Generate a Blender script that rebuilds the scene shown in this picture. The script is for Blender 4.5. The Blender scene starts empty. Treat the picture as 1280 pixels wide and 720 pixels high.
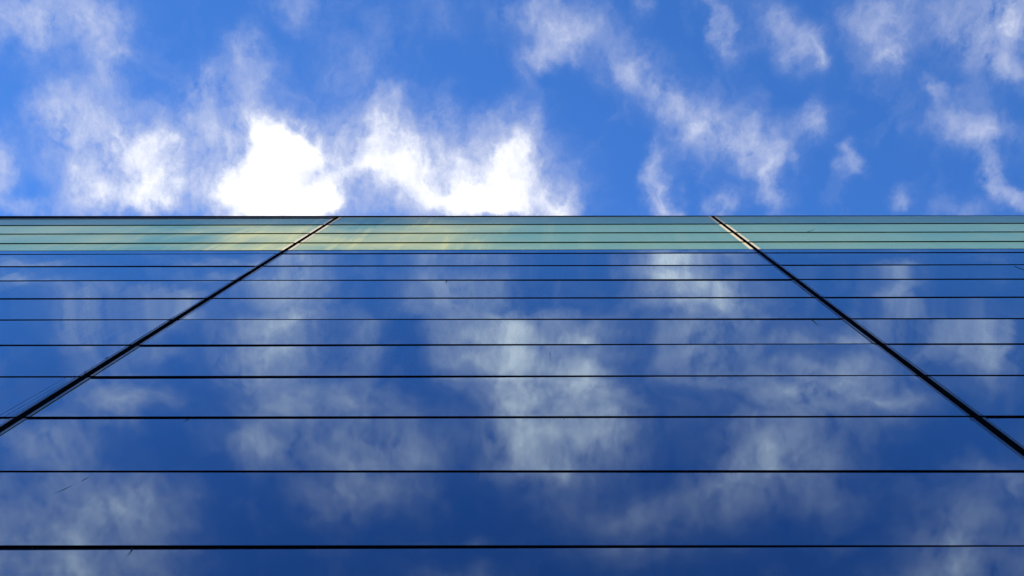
import bpy, bmesh, math, random
from mathutils import Vector, Matrix
C = bpy.context.scene.collection
rnd = random.Random(7)

# ------------------------------------------------------------------ camera
# The photographer stands 3.8 m in front of the wall and looks almost straight up.
EYE = 1.6                      # eye height above the pavement
D = 3.8                        # distance from the eye to the glass
F_PX, CX = 1100.0, 673.0       # focal length and principal point for a 1280 px wide frame
def unit(v):
    v = Vector(v); v.normalize(); return v
zc = unit((6, 250.1, F_PX))                                  # the zenith seen from the camera (x right, y up, z ahead)
xc = unit((1, .0018, -(6 + 250.1*.0018)/F_PX))               # the direction along the wall
yc = xc.cross(zc); yc = yc if yc.y < 0 else -yc              # horizontally into the wall
right = Vector((xc.x, yc.x, zc.x)); up = Vector((xc.y, yc.y, zc.y)); ahead = Vector((xc.z, yc.z, zc.z))
cam = bpy.data.cameras.new('camera'); co = bpy.data.objects.new('camera', cam); C.objects.link(co)
m = Matrix.Identity(4)
for i in range(3):
    m[i][0] = right[i]; m[i][1] = up[i]; m[i][2] = -ahead[i]
m[2][3] = EYE
co.matrix_world = m
cam.sensor_width = 36; cam.lens = 36*F_PX/1280; cam.shift_x = (640-CX)/1280
cam.clip_start = .05; cam.clip_end = 3000
S = bpy.context.scene; S.camera = co
S.view_settings.view_transform = 'Standard'; S.view_settings.look = 'None'
S.view_settings.exposure = 0; S.view_settings.gamma = 1
S.cycles.max_bounces = 10; S.cycles.glossy_bounces = 5; S.cycles.transmission_bounces = 6; S.cycles.transparent_max_bounces = 12

# ------------------------------------------------------------------ sun and sky
SUN_EL, SUN_AZ = math.radians(44), math.radians(-28)         # behind the building, a little to the left (azimuth from +Y)
sun_dir = Vector((math.cos(SUN_EL)*math.sin(SUN_AZ), math.cos(SUN_EL)*math.cos(SUN_AZ), math.sin(SUN_EL)))
sl = bpy.data.lights.new('sun', 'SUN'); sl.energy = 4; sl.angle = math.radians(.5); sl.color = (1, .93, .82)
so = bpy.data.objects.new('sun', sl); C.objects.link(so)
so.rotation_euler = sun_dir.to_track_quat('Z', 'Y').to_euler(); so.location = (0, 30, 60)

SKY_STRENGTH = .12
SKY_TINT = (.57, 1.22, 2.05, 1)
CLOUD_THIN = (5.4, 5.85, 7.4, 1)
CLOUD_THICK = (10, 10, 10.2, 1)
CLOUD_CLEAR = .26
GLASS_TINT = (.61, .80, 1.0, 1)
EDGE_TINT = (.86, 1.0, .98, 1)
GLASS_ROUGH = .028
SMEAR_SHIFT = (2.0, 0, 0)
COAT_BASE, COAT_POWER = .12, 2.05
STRIP_TINT = (.75, .88, 1, 1)
FROST = (.14, .27, .17, 1)
SMEAR_GLOW = (.82, .66, .18, 1)  # yellow of the drip streaks and of the painted sun glow
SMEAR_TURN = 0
SHADE_LEDGE = 1.35  # depth of the added sun-blocking ledge
HEAD = .27
CLOUD_PUFFS = [  # (u, v, half width, half depth, turn, thickness) in the cloud layer: u = x/z east, v = y/z north of overhead
    (-0.567, -0.078, 0.062, 0.033, 3.09, 0.51),
    (-0.530, 0.056, 0.039, 0.028, 1.42, 0.41),
    (-0.484, 0.042, 0.032, 0.026, 2.91, 0.37),
    (-0.420, 0.083, 0.036, 0.025, 1.75, 0.52),
    (-0.409, 0.110, 0.032, 0.027, 2.92, 0.52),
    (-0.519, 0.110, 0.033, 0.027, 1.95, 0.37),
    (-0.378, 0.069, 0.045, 0.023, 1.69, 0.40),
    (-0.546, 0.033, 0.021, 0.017, 1.46, 0.37),
    (-0.377, -0.001, 0.023, 0.021, 2.54, 0.28),
    (-0.233, 0.065, 0.027, 0.013, 1.64, 0.34),
    (-0.244, 0.101, 0.023, 0.018, 1.72, 0.57),
    (-0.160, 0.034, 0.036, 0.022, 3.12, 0.32),
    (-0.489, -0.074, 0.040, 0.018, 2.88, 0.55),
    (-0.481, -0.023, 0.039, 0.025, 1.75, 0.46),
    (-0.465, -0.031, 0.022, 0.013, 3.09, 0.32),
    (-0.545, -0.045, 0.045, 0.034, 2.98, 0.23),
    (-0.519, 0.033, 0.045, 0.031, 3.04, 0.37),
    (-0.453, 0.071, 0.037, 0.033, 2.20, 1.44),
    (-0.467, 0.123, 0.050, 0.026, 3.11, 1.15),
    (-0.503, 0.091, 0.037, 0.031, 1.98, 0.46),
    (-0.398, 0.034, 0.044, 0.022, 1.69, 0.32),
    (-0.325, -0.031, 0.023, 0.021, 2.60, 0.41),
    (-0.328, 0.003, 0.049, 0.026, 3.12, 0.32),
    (-0.305, 0.053, 0.045, 0.027, 3.11, 0.80),
    (-0.303, 0.089, 0.056, 0.043, 3.05, 1.49),
    (-0.315, 0.131, 0.060, 0.018, 3.14, 1.03),
    (-0.255, 0.131, 0.037, 0.017, 3.13, 0.69),
    (-0.471, 0.134, 0.051, 0.013, 3.14, 0.40),
    (-0.274, 0.065, 0.032, 0.025, 3.05, 1.03),
    (-0.346, 0.115, 0.041, 0.032, 3.03, 1.26),
    (-0.254, 0.047, 0.018, 0.017, 2.51, 0.80),
    (-0.255, 0.124, 0.026, 0.023, 2.94, 1.03),
    (-0.617, 0.091, 0.032, 0.022, 1.84, 0.60),
    (-0.600, 0.134, 0.032, 0.009, 3.13, 0.46),
    (-0.187, 0.043, 0.032, 0.030, 2.56, 0.86),
    (-0.171, 0.079, 0.045, 0.036, 3.08, 1.03),
    (-0.136, 0.111, 0.064, 0.035, 3.13, 1.21),
    (-0.208, 0.092, 0.023, 0.018, 3.07, 0.69),
    (-0.106, 0.035, 0.026, 0.018, 1.62, 0.32),
    (-0.071, 0.070, 0.036, 0.027, 3.13, 0.69),
    (-0.031, 0.070, 0.031, 0.029, 1.61, 0.98),
    (-0.036, 0.115, 0.056, 0.033, 3.14, 1.26),
    (0.019, 0.129, 0.027, 0.018, -3.14, 1.03),
    (-0.081, 0.124, 0.046, 0.020, 3.14, 1.09),
    (-0.260, -0.081, 0.021, 0.017, 1.76, 0.28),
    (-0.210, -0.035, 0.036, 0.034, 2.69, 0.20),
    (0.001, -0.081, 0.044, 0.023, -3.14, 0.41),
    (0.036, -0.058, 0.030, 0.021, 2.84, 0.69),
    (0.010, -0.034, 0.026, 0.013, -3.14, 0.37),
    (-0.017, -0.004, 0.019, 0.013, 1.20, 0.18),
    (-0.121, -0.073, 0.035, 0.025, 3.12, 0.09),
    (0.110, -0.084, 0.015, 0.009, 1.53, 0.23),
    (0.093, -0.021, 0.022, 0.019, -2.53, 0.41),
    (0.139, 0.018, 0.054, 0.024, -2.47, 0.55),
    (0.188, 0.035, 0.036, 0.031, -3.02, 0.46),
    (0.230, 0.062, 0.038, 0.026, -2.39, 0.69),
    (0.250, 0.098, 0.026, 0.019, 1.12, 0.51),
    (0.260, 0.123, 0.017, 0.014, 1.39, 0.28),
    (0.296, 0.049, 0.022, 0.019, -2.94, 0.51),
    (0.344, 0.089, 0.013, 0.012, -2.40, 0.32),
    (0.133, 0.116, 0.029, 0.014, 1.53, 0.69),
    (0.127, 0.080, 0.018, 0.009, 1.53, 0.37),
    (0.198, 0.127, 0.018, 0.013, -3.10, 0.55),
    (0.203, -0.067, 0.033, 0.008, 1.08, 0.37),
    (0.281, -0.050, 0.035, 0.019, 1.05, 0.46),
    (0.295, -0.029, 0.012, 0.010, 1.29, 0.51),
    (0.249, -0.075, 0.021, 0.019, 1.25, 0.32),
    (0.381, -0.058, 0.039, 0.034, 1.12, 0.51),
    (0.392, -0.029, 0.019, 0.012, -3.08, 0.46),
    (0.480, -0.062, 0.038, 0.036, -2.25, 0.51),
    (0.512, -0.075, 0.026, 0.023, 0.88, 0.74),
    (0.506, -0.024, 0.028, 0.015, -3.09, 0.55),
    (0.440, -0.075, 0.021, 0.015, 1.35, 0.28),
    (0.435, 0.010, 0.016, 0.010, -3.07, 0.37),
    (0.483, 0.045, 0.038, 0.022, -3.08, 0.60),
    (0.512, 0.090, 0.028, 0.013, 1.03, 0.69),
    (0.534, 0.115, 0.014, 0.011, -2.94, 0.46),
    (0.410, 0.121, 0.012, 0.011, -2.73, 0.41),
    (0.474, 0.130, 0.027, 0.016, -3.08, 0.23),
    (-0.596, -0.207, 0.051, 0.021, -3.12, 0.46),
    (-0.395, -0.206, 0.037, 0.013, -3.13, 0.46),
    (-0.297, -0.208, 0.039, 0.027, -3.09, 0.86),
    (-0.354, -0.217, 0.028, 0.019, -3.08, 0.40),
    (-0.286, -0.251, 0.049, 0.026, 1.48, 0.75),
    (-0.321, -0.280, 0.057, 0.027, -3.12, 0.75),
    (-0.333, -0.315, 0.046, 0.028, -3.10, 0.80),
    (-0.545, -0.250, 0.038, 0.029, -2.98, 0.48),
    (-0.526, -0.294, 0.052, 0.025, -3.11, 0.40),
    (-0.448, -0.270, 0.033, 0.024, -3.03, 0.34),
    (-0.436, -0.246, 0.042, 0.014, -3.13, 0.40),
    (-0.508, -0.349, 0.048, 0.028, -3.09, 0.46),
    (-0.218, -0.305, 0.030, 0.019, 1.49, 0.34),
    (-0.102, -0.208, 0.056, 0.023, -3.14, 0.46),
    (-0.112, -0.235, 0.051, 0.027, -3.13, 0.40),
    (-0.037, -0.264, 0.085, 0.014, 3.14, 0.52),
    (-0.061, -0.295, 0.052, 0.032, -3.14, 0.69),
    (0.010, -0.305, 0.064, 0.032, 3.14, 0.92),
    (-0.048, -0.355, 0.056, 0.029, 1.56, 0.69),
    (0.038, -0.335, 0.048, 0.030, 3.14, 0.92),
    (0.010, -0.380, 0.077, 0.049, 3.14, 0.86),
    (-0.011, -0.427, 0.054, 0.042, -3.14, 0.92),
    (0.063, -0.411, 0.047, 0.035, 3.12, 0.92),
    (0.010, -0.469, 0.064, 0.021, 3.14, 0.75),
    (-0.094, -0.305, 0.030, 0.028, 1.33, 0.63),
    (0.168, -0.209, 0.056, 0.027, 3.13, 0.75),
    (0.139, -0.194, 0.037, 0.013, 3.14, 0.80),
    (0.187, -0.232, 0.061, 0.017, 3.14, 0.63),
    (0.226, -0.268, 0.061, 0.023, 3.13, 0.52),
    (0.180, -0.291, 0.047, 0.027, 3.12, 0.52),
    (0.209, -0.320, 0.038, 0.018, 3.13, 0.46),
    (0.305, -0.340, 0.057, 0.028, 3.12, 0.63),
    (0.371, -0.327, 0.052, 0.028, 3.11, 0.63),
    (0.411, -0.356, 0.048, 0.022, 3.12, 0.57),
    (0.308, -0.376, 0.077, 0.041, 3.12, 0.46),
    (0.253, -0.427, 0.058, 0.033, 3.12, 0.46),
    (0.413, -0.209, 0.038, 0.023, 1.71, 0.46),
    (0.430, -0.243, 0.023, 0.019, 2.96, 0.46),
    (0.490, -0.286, 0.056, 0.031, 3.09, 0.52),
    (0.522, -0.321, 0.030, 0.027, 2.48, 0.52),
    (0.385, -0.267, 0.037, 0.019, 3.11, 0.29),
    (-0.593, -0.411, 0.042, 0.033, -2.93, 0.63),
    (-0.510, -0.365, 0.032, 0.028, 0.98, 0.40),
    (-0.341, -0.427, 0.036, 0.031, 1.28, 0.57),
    (-0.308, -0.370, 0.058, 0.028, -3.12, 0.46),
    (-0.321, -0.427, 0.044, 0.029, -3.09, 0.57),
    (-0.228, -0.421, 0.047, 0.037, -3.06, 0.69),
    (-0.165, -0.427, 0.047, 0.035, -3.10, 0.57),
    (-0.230, -0.365, 0.050, 0.028, -3.12, 0.52),
    (-0.217, -0.490, 0.059, 0.041, -3.10, 0.55),
    (-0.253, -0.517, 0.040, 0.032, -3.04, 0.45),
    (-0.617, -0.522, 0.061, 0.048, -2.91, 0.40),
    (-0.526, -0.511, 0.070, 0.048, -3.04, 0.60),
    (-0.510, -0.549, 0.051, 0.043, -2.85, 0.60),
    (-0.534, -0.590, 0.061, 0.022, -3.12, 0.60),
    (-0.570, -0.463, 0.040, 0.021, -3.09, 0.29),
    (0.312, -0.448, 0.059, 0.040, 3.09, 0.52),
    (0.265, -0.474, 0.069, 0.038, 3.12, 0.52),
    (0.217, -0.506, 0.059, 0.039, 3.11, 0.50),
    (0.119, -0.539, 0.060, 0.030, 3.13, 0.50),
    (0.020, -0.512, 0.059, 0.030, 3.14, 0.25),
    (0.520, -0.579, 0.060, 0.031, 3.10, 0.45),
    (0.543, -0.469, 0.033, 0.028, 2.08, 0.29),
    (0.496, -0.533, 0.040, 0.027, 3.06, 0.25),
    (-0.121, -0.590, 0.050, 0.017, -3.14, 0.35),
    (0.356, -0.512, 0.049, 0.027, 3.11, 0.25),
    (0.570, -0.480, 0.032, 0.024, 1.83, 0.29),
    (-0.624, -0.577, 0.051, 0.024, -3.10, 0.40),
]
w = bpy.data.worlds.new('World'); S.world = w; w.use_nodes = True
nt = w.node_tree; N = nt.nodes; L = nt.links; N.clear()
def put(sock, v):
    if isinstance(v, bpy.types.NodeSocket): L.new(v, sock)
    elif v is not None: sock.default_value = v
def math_(op, a, b=None, c=None, clamp=False):
    n = N.new('ShaderNodeMath'); n.operation = op; n.use_clamp = clamp
    put(n.inputs[0], a); put(n.inputs[1], b); put(n.inputs[2], c); return n.outputs[0]
def vmath(op, a, b=None, out=0):
    n = N.new('ShaderNodeVectorMath'); n.operation = op
    put(n.inputs[0], a); put(n.inputs[1], b); return n.outputs[out]
def noise(vec, scale, detail=6, rough=.55, dist=0, lac=2.0):
    n = N.new('ShaderNodeTexNoise'); n.noise_dimensions = '3D'
    put(n.inputs['Vector'], vec); n.inputs['Scale'].default_value = scale; n.inputs['Detail'].default_value = detail
    n.inputs['Roughness'].default_value = rough; n.inputs['Distortion'].default_value = dist; n.inputs['Lacunarity'].default_value = lac
    return n
def ramp(x, a, b, lo=0.0, hi=1.0, smooth=True):
    n = N.new('ShaderNodeMapRange'); n.interpolation_type = 'SMOOTHSTEP' if smooth else 'LINEAR'
    put(n.inputs[0], x)
    for i, v in enumerate((a, b, lo, hi)): n.inputs[i+1].default_value = v
    return n.outputs[0]
def mixc(f, a, b, blend='MIX'):
    n = N.new('ShaderNodeMix'); n.data_type = 'RGBA'; n.blend_type = blend
    put(n.inputs[0], f); put(n.inputs[6], a); put(n.inputs[7], b); return n.outputs[2]

nish = N.new('ShaderNodeTexSky'); nish.sky_type = 'NISHITA'; nish.sun_disc = False
nish.sun_elevation = SUN_EL; nish.sun_rotation = SUN_AZ; nish.air_density = 1.0; nish.dust_density = .2; nish.ozone_density = 3.0
blue = mixc(1.0, nish.outputs[0], SKY_TINT, 'MULTIPLY')

# a flat cloud layer: where a line of sight meets it
tc = N.new('ShaderNodeTexCoord')
sep = N.new('ShaderNodeSeparateXYZ'); L.new(tc.outputs['Generated'], sep.inputs[0])
zz = math_('MAXIMUM', sep.outputs[2], .06)
cmb = N.new('ShaderNodeCombineXYZ')
L.new(math_('DIVIDE', sep.outputs[0], zz), cmb.inputs[0]); L.new(math_('DIVIDE', sep.outputs[1], zz), cmb.inputs[1])
layer = cmb.outputs[0]
# wind-torn edges
w1 = noise(layer, 8, 3, .55); w2 = noise(layer, 26, 5, .62)
off1 = vmath('MULTIPLY', vmath('SUBTRACT', w1.outputs['Color'], (.5, .5, .5)), (.085, .085, 0))
off2 = vmath('MULTIPLY', vmath('SUBTRACT', w2.outputs['Color'], (.5, .5, .5)), (.045, .045, 0))
warped = vmath('ADD', layer, vmath('ADD', off1, off2))
acc = None
for i, (u, v, ru, rv, turn, thick) in enumerate(CLOUD_PUFFS):
    if i % 12 == 11: warped = vmath('ADD', warped, math_('MULTIPLY', acc, 1e-7))   # ties the sum into a chain, which keeps the shader small
    mp = N.new('ShaderNodeMapping'); mp.vector_type = 'TEXTURE'
    L.new(warped, mp.inputs[0]); mp.inputs[1].default_value = (u, v, 0); mp.inputs[2].default_value = (0, 0, turn); mp.inputs[3].default_value = (ru, rv, 1)
    fall = math_('POWER', .34, vmath('DOT_PRODUCT', mp.outputs[0], mp.outputs[0], out=1))
    puff = math_('MULTIPLY', fall, thick)
    acc = math_('ADD', acc, puff) if acc is not None else puff
# the same broken cloud goes on over the rest of the sky
r = vmath('LENGTH', vmath('MULTIPLY', vmath('ADD', layer, (0.03, .22, 0)), (1.45, 2.2, 0)), out=1)
far = math_('MULTIPLY', ramp(noise(layer, 4.5, 3, .5).outputs[0], .46, .72), ramp(r, .95, 1.25))
cover = math_('MULTIPLY_ADD', far, .85, acc)
fib = N.new('ShaderNodeMapping'); L.new(warped, fib.inputs[0]); fib.inputs[2].default_value = (0, 0, .3); fib.inputs[3].default_value = (1.2, .95, 1)
n1 = noise(fib.outputs[0], 13, 10, .62, .1).outputs[0]
fine = N.new('ShaderNodeMapping'); L.new(layer, fine.inputs[0]); fine.inputs[2].default_value = (0, 0, 1.05); fine.inputs[3].default_value = (1.35, .9, 1)
n2 = noise(fine.outputs[0], 42, 6, .62, .1).outputs[0]
tex = math_('ADD', ramp(n1, .28, .72, -.02, 1.5, False), ramp(n2, .3, .7, -.3, .3, False))
full = ramp(cover, .7, 2.3)                                      # thick middles close up
tex = math_('ADD', math_('MULTIPLY', tex, math_('SUBTRACT', 1.0, full)), math_('MULTIPLY', full, 1.1))
veil = math_('MULTIPLY', ramp(n1, .48, .8), .10)
dens = math_('MAXIMUM', math_('MULTIPLY_ADD', cover, tex, veil), 0.0)
alpha = math_('SUBTRACT', 1.0, math_('POWER', CLOUD_CLEAR, dens))
thickness = ramp(dens, .45, 1.9)
cloud = mixc(thickness, CLOUD_THIN, CLOUD_THICK)
lit = mixc(alpha, blue, cloud)
bg = N.new('ShaderNodeBackground'); L.new(lit, bg.inputs[0]); bg.inputs[1].default_value = SKY_STRENGTH
wo = N.new('ShaderNodeOutputWorld'); L.new(bg.outputs[0], wo.inputs[0])
S.cycles.use_adaptive_sampling = True; S.cycles.adaptive_threshold = .02; S.cycles.adaptive_min_samples = 12
w.cycles.sampling_method = 'MANUAL'; w.cycles.sample_map_resolution = 512

STRANDS = [  # (x, height above the eye) along the wall, and the thickness at each point
    ([(-4.569, 8.185), (-4.585, 8.121), (-4.609, 8.075)], [0.0012, 0.0048, 0.0006]),
    ([(-4.616, 8.057), (-4.642, 7.985), (-4.673, 7.896), (-4.74, 7.776)], [0.0006, 0.0018, 0.0042, 0.0006]),
    ([(-3.493, 6.781), (-3.483, 6.715), (-3.486, 6.663)], [0.0036, 0.0024, 0.0006]),
    ([(0.684, 6.78), (0.685, 6.714), (0.693, 6.662)], [0.0036, 0.0024, 0.0006]),
    ([(-1.954, 17.425), (-1.957, 17.274), (-1.954, 17.125)], [0.012, 0.0072, 0.0018]),
    ([(0.088, 12.494), (0.097, 12.177), (0.116, 11.801)], [0.0006, 0.0018, 0.0006]),
    ([(0.093, 12.393), (0.094, 12.333)], [0.0054, 0.0036]),
    ([(4.785, 11.259), (4.789, 11.029), (4.788, 10.747)], [0.0042, 0.0036, 0.0006]),
    ([(4.487, 14.341), (4.499, 14.159), (4.487, 13.857)], [0.0036, 0.0036, 0.0006]),
    ([(10.197, 18.741), (10.198, 18.481), (10.199, 18.229)], [0.0072, 0.0072, 0.0036]),
    ([(7.093, 23.449), (7.302, 23.719), (7.472, 23.995)], [0.0072, 0.006, 0.0024]),
    ([(-4.182, 9.84), (-4.199, 9.763), (-4.225, 9.661)], [0.0036, 0.003, 0.0006]),
    ([(-6.354, 11.594), (-6.281, 11.471)], [0.0048, 0.0072]),
    ([(-6.344, 12.167), (-6.318, 12.186)], [0.0072, 0.012]),
    ([(-0.668, 8.332), (-0.659, 8.218)], [0.0042, 0.0024]),
    ([(0.249, 9.829), (0.238, 9.752)], [0.0072, 0.0036]),
    ([(4.977, 9.714), (5.002, 9.689)], [0.006, 0.006]),
    ([(-4.066, 11.343), (-4.047, 11.273)], [0.0048, 0.0018]),
    ([(1.008, 11.323), (0.998, 11.27)], [0.0048, 0.0018]),
    ([(-7.204, 11.354), (-7.178, 11.291)], [0.0048, 0.0018]),
    ([(-4.117, 11.343), (-4.108, 11.268)], [0.0048, 0.0018]),
    ([(4.211, 11.311), (4.181, 11.229)], [0.0048, 0.0018]),
    ([(-5.284, 11.347), (-5.249, 11.253)], [0.0048, 0.0018]),
    ([(-0.108, 11.328), (-0.116, 11.243)], [0.0048, 0.0018]),
    ([(-6.493, 11.352), (-6.46, 11.271)], [0.0048, 0.0018]),
    ([(-3.186, 11.339), (-3.151, 11.245)], [0.0048, 0.0018]),
    ([(-0.707, 9.824), (-0.71, 9.751)], [0.0048, 0.0018]),
    ([(2.216, 9.816), (2.192, 9.762)], [0.0048, 0.0018]),
    ([(3.263, 9.813), (3.239, 9.739)], [0.0048, 0.0018]),
    ([(4.203, 9.811), (4.193, 9.767)], [0.0048, 0.0018]),
    ([(-3.82, 9.832), (-3.813, 9.776)], [0.0048, 0.0018]),
    ([(1.158, 9.819), (1.154, 9.761)], [0.0048, 0.0018]),
    ([(-1.763, 9.826), (-1.751, 9.765)], [0.0048, 0.0018]),
    ([(0.645, 9.82), (0.629, 9.755)], [0.0048, 0.0018]),
    ([(4.806, 9.809), (4.76, 9.733)], [0.0048, 0.0018]),
    ([(1.457, 8.31), (1.454, 8.257)], [0.0048, 0.0018]),
    ([(4.497, 8.306), (4.465, 8.261)], [0.0048, 0.0018]),
    ([(1.899, 8.309), (1.892, 8.257)], [0.0048, 0.0018]),
    ([(0.441, 8.311), (0.442, 8.281)], [0.0048, 0.0018]),
    ([(3.352, 8.307), (3.328, 8.276)], [0.0048, 0.0018]),
    ([(2.799, 8.308), (2.789, 8.275)], [0.0048, 0.0018]),
    ([(-2.475, 8.315), (-2.468, 8.262)], [0.0048, 0.0018]),
    ([(-5.091, 8.319), (-5.078, 8.289)], [0.0048, 0.0018]),
    ([(1.947, 8.309), (1.937, 8.256)], [0.0048, 0.0018]),
    ([(3.892, 6.793), (3.87, 6.753)], [0.0048, 0.0018]),
    ([(-1.928, 6.794), (-1.915, 6.762)], [0.0048, 0.0018]),
    ([(-4.359, 6.794), (-4.339, 6.766)], [0.0048, 0.0018]),
    ([(0.688, 6.793), (0.69, 6.773)], [0.0048, 0.0018]),
    ([(2.917, 6.793), (2.903, 6.754)], [0.0048, 0.0018]),
    ([(3.167, 6.793), (3.155, 6.764)], [0.0048, 0.0018]),
    ([(-0.097, 6.794), (-0.101, 6.762)], [0.0048, 0.0018]),
    ([(0.243, 6.793), (0.238, 6.755)], [0.0048, 0.0018]),
    ([(-0.211, 6.794), (-0.21, 6.759)], [0.0048, 0.0018]),
    ([(-6.26, 16.5), (-6.515, 9.75)], 0.0015),  # from here: faint reflected lines by the mullion, modelled as thin strands
    ([(-6.26, 15.0), (-6.43, 9.7)], 0.0015),
    ([(-6.3, 14.3), (-6.36, 9.7)], 0.0015),
]
# ------------------------------------------------------------------ materials
def mat(name):
    m = bpy.data.materials.new(name); m.use_nodes = True
    t = m.node_tree; return m, t, t.nodes['Principled BSDF'], t.nodes['Material Output']
def tex_noise(t, scale, detail, coords='Object', stretch=None, rough=.5):
    c = t.nodes.new('ShaderNodeTexCoord'); n = t.nodes.new('ShaderNodeTexNoise')
    src = c.outputs[coords]
    if stretch:
        q = t.nodes.new('ShaderNodeMapping'); q.inputs[3].default_value = stretch; t.links.new(src, q.inputs[0]); src = q.outputs[0]
    t.links.new(src, n.inputs['Vector']); n.inputs['Scale'].default_value = scale; n.inputs['Detail'].default_value = detail; n.inputs['Roughness'].default_value = rough
    return n
def simple(name, col, rough=.5, metal=0.0, grain=None, var=.25):
    m, t, b, o = mat(name); b.inputs['Roughness'].default_value = rough; b.inputs['Metallic'].default_value = metal
    if grain:
        n = tex_noise(t, grain, 6); r = t.nodes.new('ShaderNodeValToRGB')
        r.color_ramp.elements[0].position = .3; r.color_ramp.elements[1].position = .7
        r.color_ramp.elements[0].color = [c*(1-var) for c in col] + [1]; r.color_ramp.elements[1].color = [c*(1+var) for c in col] + [1]
        t.links.new(n.outputs[0], r.inputs[0]); t.links.new(r.outputs[0], b.inputs['Base Color'])
        bp = t.nodes.new('ShaderNodeBump'); bp.inputs['Strength'].default_value = .25; bp.inputs['Distance'].default_value = .002
        t.links.new(n.outputs[0], bp.inputs['Height']); t.links.new(bp.outputs[0], b.inputs['Normal'])
    else: b.inputs['Base Color'].default_value = (*col, 1)
    return m

def glass_material():
    # blue coated vision glass: nearly a mirror at this grazing view, with rolled waviness and a film of dust
    m, t, b, o = mat('coated_blue_glass')
    t.nodes.remove(b)
    oi = t.nodes.new('ShaderNodeObjectInfo'); c = t.nodes.new('ShaderNodeTexCoord')
    add = t.nodes.new('ShaderNodeVectorMath'); add.operation = 'MULTIPLY_ADD'
    t.links.new(oi.outputs['Random'], add.inputs[0]); add.inputs[1].default_value = (37, 11, 53); t.links.new(c.outputs['Object'], add.inputs[2])
    n = t.nodes.new('ShaderNodeTexNoise'); wv = t.nodes.new('ShaderNodeMapping'); wv.inputs[3].default_value = (1, 1, .3); t.links.new(add.outputs[0], wv.inputs[0]); t.links.new(wv.outputs[0], n.inputs['Vector']); n.inputs['Scale'].default_value = .9; n.inputs['Detail'].default_value = 2
    # height of the surface in metres: rolled waves + each pane sits a hair out of plumb + each pane is bowed by its own amount
    def mt(op, *a):
        q_ = t.nodes.new('ShaderNodeMath'); q_.operation = op
        for i_, v_ in enumerate(a):
            if isinstance(v_, bpy.types.NodeSocket): t.links.new(v_, q_.inputs[i_])
            else: q_.inputs[i_].default_value = v_
        return q_.outputs[0]
    sz = t.nodes.new('ShaderNodeSeparateXYZ'); t.links.new(c.outputs['Object'], sz.inputs[0])
    ra = mt('SUBTRACT', oi.outputs['Random'], .5); rb = mt('SUBTRACT', mt('FRACT', mt('MULTIPLY', oi.outputs['Random'], 17.3)), .5)
    lean = mt('MULTIPLY', mt('MULTIPLY', ra, sz.outputs[2]), .016)
    bow = mt('MULTIPLY', mt('MULTIPLY', rb, mt('MULTIPLY', sz.outputs[2], sz.outputs[2])), .009)
    hgt = mt('ADD', mt('MULTIPLY', n.outputs[0], .0048), mt('ADD', lean, bow))
    bp = t.nodes.new('ShaderNodeBump'); bp.inputs['Strength'].default_value = 1; bp.inputs['Distance'].default_value = 1
    t.links.new(hgt, bp.inputs['Height']); 
    gl = t.nodes.new('ShaderNodeBsdfGlossy'); gl.inputs['Roughness'].default_value = GLASS_ROUGH; gl.inputs[0].default_value = GLASS_TINT; t.links.new(bp.outputs[0], gl.inputs['Normal'])
    lw = t.nodes.new('ShaderNodeLayerWeight'); lw.inputs[0].default_value = .5; t.links.new(bp.outputs[0], lw.inputs['Normal'])
    pw = t.nodes.new('ShaderNodeMath'); pw.operation = 'POWER'; t.links.new(lw.outputs['Facing'], pw.inputs[0]); pw.inputs[1].default_value = COAT_POWER
    ed = t.nodes.new('ShaderNodeMapRange'); t.links.new(pw.outputs[0], ed.inputs[0])          # the coating's tint washes out towards grazing
    for i, v in enumerate((.3, .8, 0, 1)): ed.inputs[i+1].default_value = v
    tn = t.nodes.new('ShaderNodeMix'); tn.data_type = 'RGBA'; t.links.new(ed.outputs[0], tn.inputs[0]); tn.inputs[6].default_value = GLASS_TINT; tn.inputs[7].default_value = EDGE_TINT
    t.links.new(tn.outputs[2], gl.inputs[0])
    ma = t.nodes.new('ShaderNodeMath'); ma.operation = 'MULTIPLY_ADD'; t.links.new(pw.outputs[0], ma.inputs[0]); ma.inputs[1].default_value = 1-COAT_BASE; ma.inputs[2].default_value = COAT_BASE
    body = t.nodes.new('ShaderNodeBsdfDiffuse'); body.inputs[0].default_value = (.004, .012, .035, 1)
    b = t.nodes.new('ShaderNodeMixShader'); t.links.new(ma.outputs[0], b.inputs[0]); t.links.new(body.outputs[0], b.inputs[1]); t.links.new(gl.outputs[0], b.inputs[2])
    # dust: run-off streaks and specks that scatter a little light
    q = t.nodes.new('ShaderNodeMapping'); q.inputs[3].default_value = (9, 1, .7); t.links.new(add.outputs[0], q.inputs[0])
    d = t.nodes.new('ShaderNodeTexNoise'); t.links.new(q.outputs[0], d.inputs['Vector']); d.inputs['Scale'].default_value = 1.6; d.inputs['Detail'].default_value = 9; d.inputs['Roughness'].default_value = .7
    r = t.nodes.new('ShaderNodeMapRange'); t.links.new(d.outputs[0], r.inputs[0])
    for i, v in enumerate((.45, .8, 0, .075)): r.inputs[i+1].default_value = v
    df = t.nodes.new('ShaderNodeBsdfDiffuse'); df.inputs[0].default_value = (.16, .18, .2, 1)
    mx = t.nodes.new('ShaderNodeMixShader'); t.links.new(r.outputs[0], mx.inputs[0]); t.links.new(b.outputs[0], mx.inputs[1]); t.links.new(df.outputs[0], mx.inputs[2])
    t.links.new(mx.outputs[0], o.inputs[0]); return m

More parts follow.
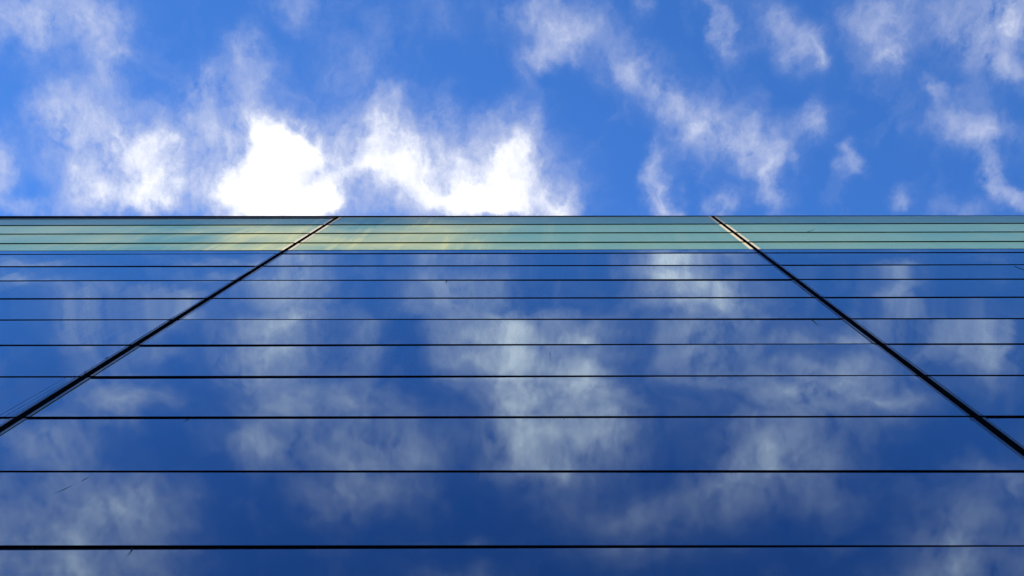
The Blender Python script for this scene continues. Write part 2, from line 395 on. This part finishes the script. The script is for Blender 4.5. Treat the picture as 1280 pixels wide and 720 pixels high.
def frosted_material():
    # pale green laminated glass with a milky interlayer, open to the sky behind; grimy, with run-off streaks and a painted yellow sun glow
    m, t, b, o = mat('frosted_green_glass')
    t.nodes.remove(b)
    c = t.nodes.new('ShaderNodeTexCoord')
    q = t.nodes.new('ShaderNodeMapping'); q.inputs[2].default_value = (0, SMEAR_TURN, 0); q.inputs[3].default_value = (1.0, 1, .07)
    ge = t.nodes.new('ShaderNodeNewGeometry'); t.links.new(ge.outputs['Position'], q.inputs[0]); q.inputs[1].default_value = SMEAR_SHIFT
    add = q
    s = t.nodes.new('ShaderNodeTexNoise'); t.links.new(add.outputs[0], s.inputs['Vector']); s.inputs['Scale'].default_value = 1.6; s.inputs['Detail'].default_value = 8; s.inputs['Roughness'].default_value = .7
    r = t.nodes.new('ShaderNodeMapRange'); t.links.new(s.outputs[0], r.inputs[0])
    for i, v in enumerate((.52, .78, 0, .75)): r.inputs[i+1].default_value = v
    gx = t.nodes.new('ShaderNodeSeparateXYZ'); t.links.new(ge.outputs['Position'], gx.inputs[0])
    st = t.nodes.new('ShaderNodeMapRange'); st.interpolation_type = 'SMOOTHERSTEP'; t.links.new(gx.outputs[0], st.inputs[0])      # painted sun glow and streaks fade out towards the right
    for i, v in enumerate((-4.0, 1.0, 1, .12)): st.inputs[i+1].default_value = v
    g2 = tex_noise(t, .35, 4, stretch=(1, 1, .6)); t.links.new(ge.outputs['Position'], g2.inputs['Vector']); r2 = t.nodes.new('ShaderNodeMapRange'); t.links.new(g2.outputs[0], r2.inputs[0])  # broad patches of the painted sun glow
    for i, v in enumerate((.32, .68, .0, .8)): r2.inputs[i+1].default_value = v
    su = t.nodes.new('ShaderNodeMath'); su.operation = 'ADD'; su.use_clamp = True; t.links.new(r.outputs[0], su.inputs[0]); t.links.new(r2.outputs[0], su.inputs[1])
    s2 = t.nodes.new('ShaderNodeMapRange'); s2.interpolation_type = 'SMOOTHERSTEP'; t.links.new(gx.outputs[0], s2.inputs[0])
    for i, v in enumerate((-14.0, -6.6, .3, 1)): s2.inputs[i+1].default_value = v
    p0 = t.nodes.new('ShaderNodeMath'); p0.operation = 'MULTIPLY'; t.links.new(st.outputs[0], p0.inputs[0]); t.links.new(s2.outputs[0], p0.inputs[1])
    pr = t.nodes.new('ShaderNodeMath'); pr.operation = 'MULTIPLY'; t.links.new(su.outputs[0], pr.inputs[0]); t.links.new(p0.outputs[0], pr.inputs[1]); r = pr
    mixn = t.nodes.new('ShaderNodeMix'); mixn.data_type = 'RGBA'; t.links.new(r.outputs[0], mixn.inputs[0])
    mixn.inputs[6].default_value = FROST; mixn.inputs[7].default_value = SMEAR_GLOW
    tr = t.nodes.new('ShaderNodeBsdfTranslucent'); t.links.new(mixn.outputs[2], tr.inputs[0])
    df = t.nodes.new('ShaderNodeBsdfDiffuse'); df.inputs[0].default_value = (.04, .075, .085, 1)
    a = t.nodes.new('ShaderNodeAddShader'); t.links.new(tr.outputs[0], a.inputs[0]); t.links.new(df.outputs[0], a.inputs[1])
    g = t.nodes.new('ShaderNodeBsdfGlossy'); g.inputs['Roughness'].default_value = .3; g.inputs[0].default_value = (.55, .8, .85, 1)
    fr = t.nodes.new('ShaderNodeFresnel'); fr.inputs[0].default_value = 1.25
    mx = t.nodes.new('ShaderNodeMixShader'); t.links.new(fr.outputs[0], mx.inputs[0]); t.links.new(a.outputs[0], mx.inputs[1]); t.links.new(g.outputs[0], mx.inputs[2])
    t.links.new(mx.outputs[0], o.inputs[0])
    k, t2, b2, o2 = mat('clear_back_glass'); t2.nodes.remove(b2)
    tp = t2.nodes.new('ShaderNodeBsdfTransparent'); tp.inputs[0].default_value = (.9, .97, .96, 1); t2.links.new(tp.outputs[0], o2.inputs[0])
    return m, k

def strip_material(name, gloss):
    # milky silicone edge strip: dull from the front, glows cream where the sun reaches it from behind
    m, t, b, o = mat(name); t.nodes.remove(b)
    n = tex_noise(t, 3, 6); r = t.nodes.new('ShaderNodeValToRGB'); r.color_ramp.elements[0].color = (.95, .62, .28, 1); r.color_ramp.elements[1].color = (1, .82, .5, 1)
    t.links.new(n.outputs[0], r.inputs[0])
    tr = t.nodes.new('ShaderNodeBsdfTranslucent'); t.links.new(r.outputs[0], tr.inputs[0])
    gl = t.nodes.new('ShaderNodeBsdfGlossy'); gl.inputs['Roughness'].default_value = .06; gl.inputs[0].default_value = STRIP_TINT
    lw = t.nodes.new('ShaderNodeLayerWeight'); lw.inputs[0].default_value = .5
    pw = t.nodes.new('ShaderNodeMath'); pw.operation = 'POWER'; t.links.new(lw.outputs['Facing'], pw.inputs[0]); pw.inputs[1].default_value = COAT_POWER
    cut = t.nodes.new('ShaderNodeMath'); cut.operation = 'MULTIPLY'; t.links.new(pw.outputs[0], cut.inputs[0]); cut.inputs[1].default_value = gloss
    mx = t.nodes.new('ShaderNodeMixShader'); t.links.new(cut.outputs[0], mx.inputs[0])
    t.links.new(tr.outputs[0], mx.inputs[1]); t.links.new(gl.outputs[0], mx.inputs[2])
    t.links.new(mx.outputs[0], o.inputs[0]); return m

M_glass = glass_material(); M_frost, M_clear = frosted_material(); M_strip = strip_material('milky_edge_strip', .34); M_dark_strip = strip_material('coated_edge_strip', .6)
M_black = simple('black_anodised_metal', (.004, .004, .005), .7, 0, 30, .4)
M_black.node_tree.nodes['Principled BSDF'].inputs['Specular IOR Level'].default_value = 0
M_gasket = simple('black_rubber', (.004, .004, .005), .8)
M_wall = simple('dark_backing_board', (.02, .02, .022), .9, 0, 8)
M_grey = simple('grey_aluminium', (.22, .22, .23), .45, .6, 12, .15)
M_roof = simple('sandy_roof_gravel', (.62, .5, .3), .95, 0, 6, .2)
M_pave = simple('grey_paving', (.24, .23, .22), .9, 0, 3, .2)
M_strand = simple('dark_fibre_or_reflection', (.01, .01, .012), .9)

# ------------------------------------------------------------------ shapes
def add_box(bm, lo, hi, mi=0):
    v = [bm.verts.new((x, y, z)) for x in (lo[0], hi[0]) for y in (lo[1], hi[1]) for z in (lo[2], hi[2])]
    fs = []
    for q in ((0,1,3,2), (4,6,7,5), (0,4,5,1), (2,3,7,6), (0,2,6,4), (1,5,7,3)):
        f = bm.faces.new([v[i] for i in q]); f.material_index = mi; fs.append(f)
    return fs
def bevel(bm, wd, seg=1):
    bmesh.ops.bevel(bm, geom=list(bm.edges), offset=wd, segments=seg, affect='EDGES')
def to_mesh(bm, name, *mats):
    bmesh.ops.recalc_face_normals(bm, faces=bm.faces)
    me = bpy.data.meshes.new(name); bm.to_mesh(me); bm.free()
    for x in mats: me.materials.append(x)
    return me
def link(name, me, parent=None, loc=(0,0,0), rot=(0,0,0)):
    o = bpy.data.objects.new(name, me); C.objects.link(o); o.parent = parent; o.location = loc; o.rotation_euler = rot
    return o
def box_mesh(name, lo, hi, m, bv=0):
    bm = bmesh.new(); add_box(bm, lo, hi)
    if bv: bevel(bm, bv)
    return to_mesh(bm, name, m)

# ------------------------------------------------------------------ the glass building
# the wall plane is y = 0 in the building's own space; z is height above the pavement
tower = bpy.data.objects.new('glass_building', None); C.objects.link(tower); tower.location = (0, D, 0)
tower['label'] = 'tall building faced in blue mirror glass with a pale green glass parapet'
tower['category'] = 'building'

W = 11.325                                   # bay width
MX = -6.224                                  # the mullion left of the middle bay
ROWS = [6.796, 8.305, 9.818, 11.330, 12.829, 14.330, 15.880, 17.440, 18.930, 20.390, 21.841, 23.328, 24.842, 26.42]   # joints above the eye
ROWS = [ROWS[0] - 1.512*k for k in (5, 4, 3, 2, 1)] + ROWS
ROWS = [z + EYE for z in ROWS]
ROOF = 20.86 + EYE                           # roof deck: above it the glass is open to the sky behind
BAYS = range(-2, 3)                          # bay 0 is the one between the two mullions in view
MUL = .040                                   # half width of a mullion
STRIP, STRIP_LOW = .090, .055                                 # width of the milky strip at each side of a mullion
GAP = .008

def pane_mesh(wd, ht, frosted):
    bm = bmesh.new(); fs = add_box(bm, (-wd/2, 0, -ht/2), (wd/2, .024, ht/2))
    bmesh.ops.bevel(bm, geom=list(bm.edges), offset=.003, segments=2, affect='EDGES')
    bm.normal_update()
    if frosted:
        for f in bm.faces: f.material_index = 0 if f.normal.y < -.5 else 1
        bmesh.ops.recalc_face_normals(bm, faces=bm.faces)
        for f in bm.faces: f.material_index = 0 if f.normal.y < -.5 else 1
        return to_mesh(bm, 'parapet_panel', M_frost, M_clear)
    return to_mesh(bm, 'glass_panel', M_glass)
cache = {}
def pane(x0, x1, z0, z1, frosted):
    wd, ht = x1-x0, z1-z0; key = (round(wd,3), round(ht,3), frosted)
    if key not in cache: cache[key] = pane_mesh(wd, ht, frosted)
    tilt = 0 if frosted else 1
    o = link('parapet_panel' if frosted else 'glass_panel', cache[key], tower, ((x0+x1)/2, 0, (z0+z1)/2),
             (math.radians(rnd.gauss(0, .06))*tilt, math.radians(rnd.gauss(0, .01)), math.radians(rnd.gauss(0, .05))*tilt))
    return o

bar_cache = {}
for b in BAYS:
    x0 = MX + W*b + MUL + .005; x1 = MX + W*(b+1) - MUL - .005
    for k in range(len(ROWS)-1):
        z0, z1 = ROWS[k] + GAP, ROWS[k+1] - GAP
        if k == len(ROWS)-2 and b < 0: z1 -= HEAD              # the bays on the left end lower, under a grey head strip
        if z0 < ROOF < z1:
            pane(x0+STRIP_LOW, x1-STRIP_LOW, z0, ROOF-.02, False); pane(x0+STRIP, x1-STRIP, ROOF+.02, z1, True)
        else:
            s = STRIP if z0 > ROOF else STRIP_LOW
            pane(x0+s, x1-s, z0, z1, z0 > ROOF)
    for k, z in enumerate(ROWS[:-1]):
        p = round(rnd.choice((.010, .011, .012, .013)) + (.012 if z > ROOF else 0), 3)      # how far the cap stands proud
        if p not in bar_cache: bar_cache[p] = box_mesh('transom', (-(W/2-MUL-.002), -p, -.009), (W/2-MUL-.002, .03, .009), M_black, .002)
        link('transom', bar_cache[p], tower, (MX + W*(b+.5), 0, z))

for b in (-2, -1):
    link('transom', box_mesh('transom', (-(W/2-MUL-.002), -.018, -.009), (W/2-MUL-.002, .03, .009), M_black, .002), tower, (MX + W*(b+.5), 0, ROWS[-1]-HEAD))
    link('head_strip', box_mesh('head_strip', (-(W/2-MUL-.002), .002, .012), (W/2-MUL-.002, .03, HEAD-.004), M_grey), tower, (MX + W*(b+.5), 0, ROWS[-1]-HEAD))
# mullions with the milky strips at their sides
H0, H1 = .15, ROWS[-1] + .02
mul = box_mesh('mullion', (-MUL, -.014, H0), (MUL, .05, H1), M_black, .003)
def strip_mesh(wd, z0, z1, m):
    bm = bmesh.new(); add_box(bm, (-wd/2, -.002, z0), (wd/2, .004, z1))
    bmesh.ops.recalc_face_normals(bm, faces=bm.faces)
    for f in bm.faces: f.material_index = 0 if f.normal.y < -.5 else 1
    return to_mesh(bm, 'edge_strip', m, M_clear)
strips = [(STRIP_LOW, strip_mesh(STRIP_LOW, H0, ROOF-.014, M_dark_strip)), (STRIP, strip_mesh(STRIP, ROOF+.014, H1, M_strip))]
edge = box_mesh('edge_bead', (-.0012, -.001, ROOF+.014), (.0012, .01, H1), M_gasket)
for b in range(-2, 4):
    mo = link('mullion', mul, tower, (MX + W*b, 0, 0))
    for s in (-1, 1):
        for wd, me in strips: link('edge_strip', me, mo, (s*(MUL+.003+wd/2), 0, 0))
    link('edge_bead', edge, mo, (MUL + STRIP + .0042, 0, 0)) 

# what stands behind the glass
XL, XR = MX - 2*W, MX + 3*W
link('backing_wall', box_mesh('backing_wall', (XL, .06, 0), (XR, .30, ROOF-.06), M_wall), tower)
link('side_wall', box_mesh('side_wall', (XL, .303, 0), (XL+.3, 22, ROOF-.06), M_wall), tower)
link('side_wall', box_mesh('side_wall', (XR-.3, .303, 0), (XR, 22, ROOF-.06), M_wall), tower)
link('rear_wall', box_mesh('rear_wall', (XL+.303, 21.7, 0), (XR-.303, 22, ROOF-.06), M_wall), tower)
link('roof_deck', box_mesh('roof_deck', (XL, .05, ROOF-.057), (XR, 22, ROOF), M_roof), tower)
link('roof_edge_bar', box_mesh('roof_edge_bar', (XL, -.004, ROOF-.012), (XR, .048, ROOF+.012), M_gasket), tower)
link('plinth', box_mesh('plinth', (XL, -.05, 0), (XR, .055, H0-.003), M_black, .005), tower)
# coping: runs a touch out of line with the glass, so a grey fillet opens up towards the left
cp = link('coping', box_mesh('coping', (XL-3, -.02, -.03), (XR+3, .16, .03), M_black, .004), tower, (0, 0, ROWS[-1]+.075), (0, 0, math.radians(.10)))
link('shade_ledge', box_mesh('shade_ledge', (XL, .165, -.05), (XR, SHADE_LEDGE, 0), M_grey), tower, (0, 0, ROWS[-1]+.04))  # unseen ledge, added to keep the sun off the top panes
# scraps of torn sealant and fibre caught in the joints, plus a few modelled reflection lines
def strand(pts, rad):
    bm = bmesh.new(); rings = []
    for i, p in enumerate(pts):
        p = Vector(p); t = (Vector(pts[min(i+1, len(pts)-1)]) - Vector(pts[max(i-1, 0)])).normalized()
        a = t.cross(Vector((0, 1, 0))).normalized(); c = t.cross(a)
        rr = rad[i] if isinstance(rad, (list, tuple)) else rad
        rings.append([bm.verts.new(p + a*math.cos(q*math.pi/2.5)*rr + c*math.sin(q*math.pi/2.5)*rr) for q in range(5)])
    for r0, r1 in zip(rings, rings[1:]):
        for q in range(5): bm.faces.new((r0[q], r0[(q+1)%5], r1[(q+1)%5], r1[q]))
    bm.faces.new(rings[0]); bm.faces.new(rings[-1])
    return to_mesh(bm, 'sealant_or_reflection', M_strand)
for pts, rad in STRANDS:
    link('sealant_or_reflection', strand([(x, -.001, z+EYE) for i, (x, z) in enumerate(pts)], rad), tower)

# ------------------------------------------------------------------ ground
g = link('pavement', box_mesh('pavement', (-1500, -1500, -.3), (1500, 1500, 0), M_pave)); g['kind'] = 'structure'
